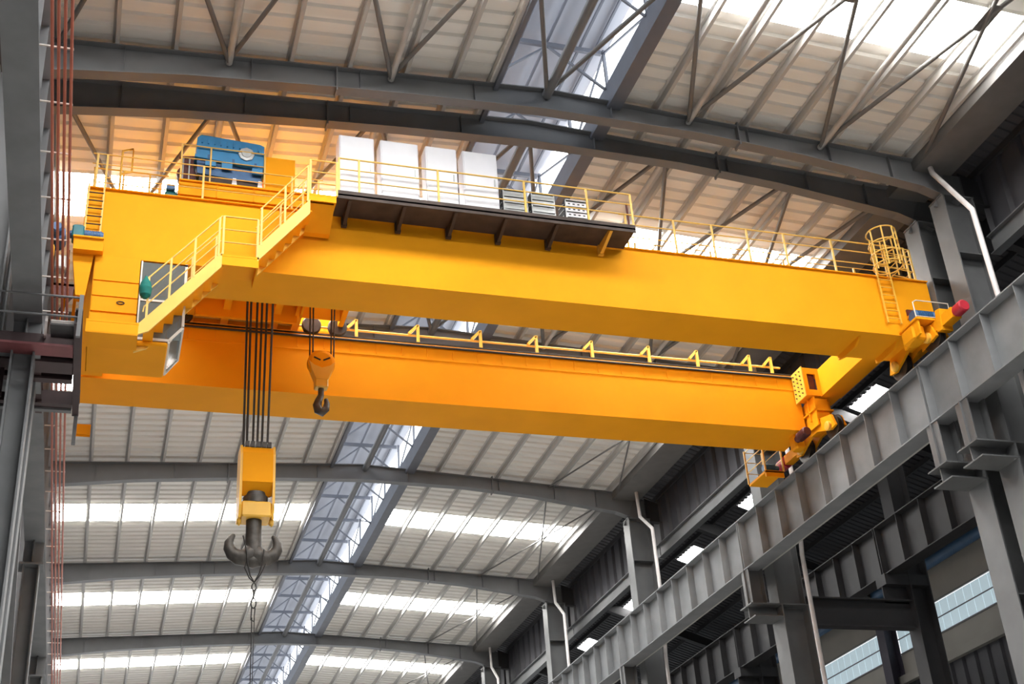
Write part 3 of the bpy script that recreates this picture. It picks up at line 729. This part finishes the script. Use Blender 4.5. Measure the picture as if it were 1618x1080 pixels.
RX = [(9.0,9.66,19.86),(9.76,10.4,19.86),(10.68,11.3,19.76)]
rn = ['next to the cabinets', 'in the middle', 'brightest and farthest from the cabinets']
for i, (a, b, zt) in enumerate(RX):
    t = thing('resistor_box', ((a+b)/2,26.3,PZ), 'slatted grey resistor box on the crane walkway, '+rn[i], 'resistor box', 'resistor boxes')
    y0, y1 = 26.02, 26.5
    obj('frame', MB().box(a,a+.03,y0,y1,PZ,zt).box(b-.03,b,y0,y1,PZ,zt).box(a,b,y0,y1,zt-.03,zt).box(a,b,y1-.03,y1,PZ,zt).box(a,b,y0,y1,PZ,PZ+.03), 'resistor_steel', t)
    n = 5
    for k in range(n):
        z = PZ+.06+(zt-PZ-.1)*k/n; h = (zt-PZ-.1)/n*.78
        obj('slat', MB().box(a+.03,b-.03,y0+.005,y0+.02,z,z+h), 'resistor_steel' if i < 2 else 'cabinet_white', t)
        if i == 2:
            for j in range(4): obj('slot', MB().box(a+.08+.13*j,a+.14+.13*j,y0,y0+.006,z+h*.4,z+h*.65), 'dark_gap', t)
    obj('side_panel', MB().box(a-.012,a,y0,y1,PZ+.05,zt-.04), 'dark_gap', t)
    for k in range(5):
        z = PZ+.12+.17*k
        if z+.12 < zt: obj('louvre', MB().bar((a-.018,y0+.06,z),(a-.018,y1-.06,z+.07),.012,.03,(1,0,0)), 'resistor_steel', t)

# ---- trolley
tr = thing('crane_trolley', (3.6,30.2,18.97), 'orange hoist trolley with blue gearbox riding on top of the two girders', 'trolley')
TZ = 19.22
obj('frame', MB().box(1.02,6.1,26.98,27.1,TZ,19.62).box(1.02,6.1,33.1,33.25,TZ,19.7).box(1.02,1.15,27.1,33.1,TZ,19.62).box(5.95,6.1,27.1,33.1,TZ,19.62)
    .box(1.02,6.1,26.93,27.2,19.6,19.64), PT, tr)
obj('deck', MB().box(1.15,2.95,27.1,33.1,19.5,19.56).box(3.95,4.8,27.1,33.1,19.5,19.56).box(2.9,4.0,27.1,29.6,19.5,19.56).box(2.9,4.0,31.2,33.1,19.5,19.56), PT, tr)
for x in (1.8,2.75,4.15,4.75):
    obj('cross_beam', MB().box(x-.1,x+.1,27.1,33.1,19.18,19.5), PT, tr)
for x in (1.0,1.9,2.8,3.7):
    obj('frame_rib', MB().box(x+.03,x+.045,26.95,26.99,TZ,19.6), PT, tr)
for (x, y) in ((1.6,27.35),(5.6,27.35),(1.6,32.72),(5.2,32.72),(5.95,32.72)):
    obj('trolley_wheel', MB().lathe((x,y-.07,TZ),(0,1,0),[(0,.25),(.02,.28),(.03,.25),(.11,.25),(.12,.28),(.14,.25)],20), 'wheel_steel', tr)
    obj('axle_box', MB().bbox(x-.2,x+.2,y+.08,y+.2,TZ-.16,TZ+.2,.03), 'brake_red', tr)
# gearbox
gy0, gy1 = 27.02, 27.9
gb = obj('gearbox', MB().prism([(1.40,20.45),(3.06,20.3),(3.06,20.98),(2.95,21.03),(1.50,21.12),(1.40,21.02)],1,gy0,gy1), 'gear_blue', tr)
gb2 = obj('gearbox_base', MB().prism([(1.44,19.98),(3.0,19.86),(3.04,20.30),(1.42,20.45)],1,gy0+.06,gy1-.06), 'motor_blue', tr)
obj('casing_flange', MB().prism([(1.36,20.40),(3.1,20.25),(3.1,20.33),(1.36,20.48)],1,gy0-.04,gy1+.04), 'gear_blue', gb)
for k in range(10):
    x = 1.52+.155*k
    obj('cooling_rib', MB().bar((x,gy0-.02,21.0-.055*(x-1.5)),(x,gy0-.02,20.86-.055*(x-1.5)),.03,.04,(0,1,0)), 'gear_blue', gb)
obj('bearing_cover', MB().lathe((2.62,gy0,20.66),(0,-1,0),[(0,.2),(.04,.2),(.05,.13),(.07,.12)],8), 'resistor_steel', gb)
for x in (1.75,2.15,2.9):
    obj('bearing_lug', MB().box(x-.13,x+.13,gy0-.06,gy0,20.2-.08*(x-1.5)-.02,20.34-.08*(x-1.5)), 'gear_blue', gb)
for x in (1.7,2.3,2.85): obj('flange_bolt', MB().box(x-.03,x+.03,gy0-.05,gy0,20.42-.09*(x-1.4),20.52-.09*(x-1.4)), 'motor_blue', gb)
obj('gearbox_foot', MB().box(1.5,3.0,gy0+.1,gy1-.1,19.64,19.98), 'platform_brown', tr)
for x in (2.35,2.98): obj('white_support', MB().prism([(x-.07,19.64),(x+.07,19.64),(x+.04,19.88),(x-.04,19.88)],1,gy0-.02,gy0+.08), 'cabinet_white', tr)
obj('brake', MB().lathe((1.2,27.3,20.05),(0,1,0),[(0,.24),(.1,.24),(.12,.2),(.3,.2)],16).box(1.05,1.36,27.2,27.5,19.64,20.45).bar((1.0,27.25,20.5),(1.4,27.25,20.55),.05,.06), 'brake_red', tr)
for x in (1.1,1.25): obj('brake_rod', MB().tube((x,27.12,19.66),(x,27.12,20.4),.02,6), 'resistor_steel', tr)
mt = motor(tr, (.72,27.3,19.3), (1,0,0), .36, .16, 'motor_teal')
obj('motor_box', MB().bbox(.74,.95,27.12,27.3,19.42,19.58,.02), 'motor_blue', mt)
obj('hoist_motor', MB().lathe((1.0,28.6,20.1),(1,0,0),[(0,.2),(.05,.3),(.8,.3),(.85,.2)],14), 'motor_teal', tr)
obj('drum_guard', MB().box(3.1,3.84,27.0,27.06,19.62,20.66).box(3.1,3.84,27.06,29,20.6,20.66).box(3.8,3.84,27.06,29,19.62,20.6), PT, tr)
obj('hoist_drum', MB().lathe((3.1,30.4,19.95),(1,0,0),[(0,.5),(.05,.5),(.06,.42),(.95,.42),(.96,.5),(1.0,.5)],20), 'brake_red', tr)
obj('auxiliary_hoist', MB().bbox(4.6,5.9,31.1,31.9,19.56,20.3,.05), PT, tr)
obj('hoist_housing', MB().box(4.72,4.78,31.2,31.8,18.9,19.5).box(5.85,5.91,31.2,31.8,18.9,19.5).box(4.72,5.9,31.75,31.8,18.9,19.5), PT, tr)
obj('lower_housing', MB().box(1.9,4.7,32.2,32.3,18.95,19.5), PT, tr)
for k, x in enumerate((3.10,3.20,3.37,3.50,3.63,3.79)):
    xb = 3.47+(x-3.47)*.86
    obj('hoist_rope', MB().tube((x,30.3,19.6),(xb-.02,30.32,14.0),.02,6), 'rope_black', tr)
    obj('hoist_rope', MB().tube((x+.05,30.55,19.6),(xb+.02,30.5,14.0),.02,6), 'rope_black', tr)
for x in (4.97,5.06,5.58,5.66):
    obj('auxiliary_rope', MB().tube((x,31.5,19.6),(5.28+(x-5.3)*.95,31.5,17.3),.022,6), 'rope_black', tr)
handrail_t = obj('handrail', MB().path([(1.05,26.96,20.7),(3.1,26.96,20.7)],.018,6), 'rail_yellow', tr)
obj('mid_rail', MB().tube((1.05,26.96,20.3),(3.1,26.96,20.3),.014,6), 'rail_yellow', handrail_t)
for x in (1.05,1.75,3.08): obj('post', MB().box(x-.02,x+.02,26.94,26.98,19.62,20.7), 'rail_yellow', handrail_t)

# ---- main hook block
hk = thing('hook_block', (3.47,30.4,11.05), 'big yellow hook block with a grey double hook on the main hoist ropes', 'hook block')
bx0, bx1 = 3.12, 3.86
hy0, hy1 = 30.05, 30.75
obj('side_plate', MB().prism([(hy0+.1,12.2),(hy1-.1,12.2),(hy1,12.5),(hy1,13.85),(hy1-.12,14.12),(hy0+.12,14.12),(hy0,13.85),(hy0,12.5)],0,bx0-.06,bx0), 'crane_yellow', hk)
obj('side_plate', MB().prism([(hy0+.1,12.2),(hy1-.1,12.2),(hy1,12.5),(hy1,13.85),(hy1-.12,14.12),(hy0+.12,14.12),(hy0,13.85),(hy0,12.5)],0,bx1,bx1+.06), 'crane_yellow', hk)
obj('sheave_cover', MB().prism([(hy0-.02,13.1),(hy0+.02,13.1),(hy0+.02,13.86),(hy0+.1,14.02),(hy0+.06,14.05),(hy0-.02,13.88)],0,bx0,bx1), 'crane_paint', hk)
obj('rear_cover', MB().box(bx0,bx1,hy1-.04,hy1,13.0,13.9), 'crane_paint', hk)
obj('sheave_cover', MB().prism([(hy0-.02,13.12),(hy0+.02,13.1),(hy0+.3,12.86),(hy0+.26,12.84)],0,bx0,bx1), 'crane_paint', hk)
for k in range(5):
    x = bx0+.1+.135*k
    obj('sheave', MB().lathe((x-.045,30.4,13.55),(1,0,0),[(0,.34),(.015,.34),(.03,.28),(.06,.28),(.075,.34),(.09,.34)],20), 'wheel_steel', hk)
for k in range(5):
    x = bx0+.1+.135*k
    obj('rope_guide', MB().box(x-.05,x+.05,hy0+.02,hy1-.1,14.06,14.2), 'wheel_steel', hk)
obj('crosshead', MB().bbox(bx0,bx1,hy0+.04,hy1-.04,12.22,12.62,.04), 'crane_yellow', hk)
obj('bearing', MB().lathe((3.49,30.4,12.62),(0,0,1),[(0,.3),(.2,.3),(.22,.26),(.3,.26)],20), 'hook_steel', hk)
for x in (bx0-.02,bx1+.02): obj('lug', MB().lathe((x,30.3,12.2),(0,0,-1),[(0,.06),(.1,.055),(.16,.01)],8), 'crane_yellow', hk)
hs = obj('hook_shank', MB().lathe((3.47,30.4,11.4),(0,0,1),[(0,.21),(.2,.2),(.5,.19),(.85,.19)],16), 'hook_steel', hk)
def tapered(pts, n=12, flat=1.0):
    mb = MB(); rings = []
    P = [Vector(p[:3]) for p in pts]
    for i, p in enumerate(pts):
        d = (P[min(i+1,len(P)-1)]-P[max(i-1,0)]).normalized(); b = Vector((0,1,0)); a = b.cross(d).normalized()
        rings.append([P[i]+a*math.cos(t)*p[3]+b*math.sin(t)*p[3]*flat for t in [2*math.pi*k/n for k in range(n)]])
    vs = [v for r in rings for v in r]
    mb.add(vs, [(i*n+k,i*n+(k+1)%n,(i+1)*n+(k+1)%n,(i+1)*n+k) for i in range(len(pts)-1) for k in range(n)], True)
    mb.add(rings[0],[tuple(range(n))]); mb.add(rings[-1],[tuple(range(n))]); return mb
for s_ in (-1, 1):
    C = 3.47
    pts = [(C,30.4,11.5,.2),(C+s_*.06,30.4,11.36,.25),(C+s_*.2,30.4,11.27,.22),(C+s_*.36,30.4,11.28,.19),(C+s_*.49,30.4,11.36,.165),(C+s_*.57,30.4,11.5,.14),(C+s_*.575,30.4,11.64,.11),(C+s_*.53,30.4,11.75,.08),(C+s_*.47,30.4,11.83,.05),(C+s_*.45,30.4,11.85,.02)]
    obj('hook_arm', tapered(pts, 12, .9), 'hook_steel', hk)
obj('hook_base', tapered([(3.2,30.4,11.22,.02),(3.3,30.4,11.2,.13),(3.47,30.4,11.2,.19),(3.64,30.4,11.2,.13),(3.74,30.4,11.22,.02)],12,1), 'hook_steel', hk)
# wire sling hanging from the hook
sl = thing('wire_sling', (3.47,30.4,5), 'thin dark wire sling looped over the big hook and hanging down', 'sling')
obj('loop', MB().path([(3.2,30.2,11.75),(3.3,30.15,11.3),(3.33,30.15,11.0),(3.4,30.2,10.75),(3.5,30.25,10.62),(3.6,30.2,10.8),(3.68,30.15,11.1),(3.7,30.15,11.4)],.018,6), 'rope_black', sl)
obj('loop', MB().path([(3.34,30.2,11.2),(3.26,30.2,10.95),(3.38,30.25,10.72),(3.5,30.25,10.6),(3.64,30.25,10.8),(3.76,30.25,11.08)],.016,6), 'rope_black', sl)
obj('ring', MB().path([(3.5+.05*math.cos(a),30.25,10.5+.09*math.sin(a)) for a in [2*math.pi*k/14 for k in range(14)]],.016,6,closed=True), 'rope_black', sl)
obj('ring', MB().path([(3.5+.06*math.cos(a),30.25,10.1+.12*math.sin(a)) for a in [2*math.pi*k/14 for k in range(14)]],.016,6,closed=True), 'rope_black', sl)
obj('shackle', MB().path([(3.5,30.25,10.42),(3.5,30.25,10.2)],.022,6).path([(3.46,30.25,10.0),(3.45,30.25,9.7),(3.52,30.25,9.66),(3.54,30.25,9.98)],.016,6), 'rope_black', sl)
obj('wire', MB().tube((3.47,30.25,9.75),(3.49,30.25,5.0),.013,6), 'rope_black', sl)
obj('wire', MB().tube((3.53,30.25,9.75),(3.50,30.25,5.0),.01,6), 'rope_black', sl)

# ---- auxiliary hook
ax = thing('auxiliary_hook', (5.28,31.5,15.65), 'small round orange hook block with a dark single hook on thin ropes', 'hook block')
c = (5.28,31.5,17.32)
obj('sheave_housing', MB().lathe((5.28,31.36,17.32),(0,1,0),[(0,.28),(.03,.36),(.05,.38),(.23,.38),(.25,.36),(.28,.28)],24), 'crane_paint', ax)
obj('side_cheek', MB().prism([(4.93,17.32),(5.0,17.08),(5.12,16.78),(5.44,16.78),(5.58,17.08),(5.63,17.32),(5.5,17.2),(5.28,17.12),(5.06,17.2)],1,31.33,31.67), 'crane_yellow', ax)
obj('housing_slot', MB().bar((5.06,31.345,17.44),(5.24,31.345,17.36),.03,.03,(0,1,0)).bar((5.32,31.345,17.36),(5.5,31.345,17.45),.03,.03,(0,1,0)), 'dark_gap', ax)
obj('neck', MB().bbox(5.1,5.46,31.36,31.64,16.55,16.82,.03), 'crane_yellow', ax)
obj('hook', tapered([(5.28,31.5,16.56,.08),(5.28,31.5,16.35,.085),(5.22,31.5,16.2,.1),(5.17,31.45,16.02,.12),(5.2,31.4,15.85,.13),(5.3,31.36,15.78,.12),(5.39,31.36,15.88,.10),(5.42,31.38,16.05,.08),(5.4,31.4,16.2,.05)],12,1), 'hook_steel', ax)

# ---- cabin boarding platform on the left
bp = thing('boarding_platform', (-1.6,26.5,13.5), 'dark maroon steel boarding platform beside the driver cabin', 'platform')
obj('deck_beam', MB().ibeam_y(-.84,23.9,28.1,13.6,13.95,.14), 'boarding_maroon', bp)
obj('deck_beam', MB().ibeam_y(-1.62,25.2,28.1,13.62,13.93,.14), 'boarding_maroon', bp)
for y, w_, m_ in ((25.02,.46,'boarding_red'),(25.75,.5,'boarding_maroon'),(26.35,.2,'boarding_maroon'),(27.5,.16,'boarding_maroon'),(27.8,.14,'steel_grey')):
    obj('cross_joist', MB().box(-3.6,-.92,y-w_/2,y+w_/2,13.55,13.6), m_, bp)
    obj('joist_web', MB().box(-3.6,-.92,y-.02,y+.02,13.6,13.9), 'boarding_maroon', bp)
obj('deck_plate', MB().box(-3.6,-.78,25.1,26.5,13.95,13.98), 'boarding_maroon', bp)
obj('deck_plate', MB().box(-3.6,-1.65,26.5,28.0,13.95,13.98), 'boarding_maroon', bp)
for y_, z_ in ((23.85,13.3),(28.05,12.9)): obj('corner_post', MB().box(-.86,-.78,y_,y_+.08,z_,14.25), 'steel_grey', bp)
for z in (13.75,14.2): obj('platform_rail', MB().tube((-3.4,23.9,z),(-.82,23.9,z),.022,6), 'steel_grey', bp)
for k in range(4): obj('step', MB().box(-1.38,-.92,24.22+.25*k,24.4+.25*k,13.72+.05*k,13.76+.05*k), 'steel_dark', bp)
obj('white_strip', MB().box(-1.36,-.9,24.02,24.12,13.7,13.72), 'pipe_white', bp)  # thin white strip added between the rail and the steps
obj('step_stringer', MB().bar((-1.44,23.95,13.7),(-1.5,25.1,13.9),.05,.12), 'pipe_white', bp)
obj('step_stringer', MB().bar((-.9,23.95,13.7),(-.9,25.1,13.9),.04,.12), 'steel_grey', bp)
for x_ in (-2.3,-2.9): obj('hanger', MB().box(x_-.04,x_+.04,25.9,25.98,12.9,13.95), 'boarding_maroon', bp)
tag(obj('warning_plate', MB().box(-.95,-.55,32.2,32.24,15.1,15.35).box(-.95,-.55,32.24,32.26,15.05,15.4), PT), 'small orange plate hanging below the girder end', 'plate')
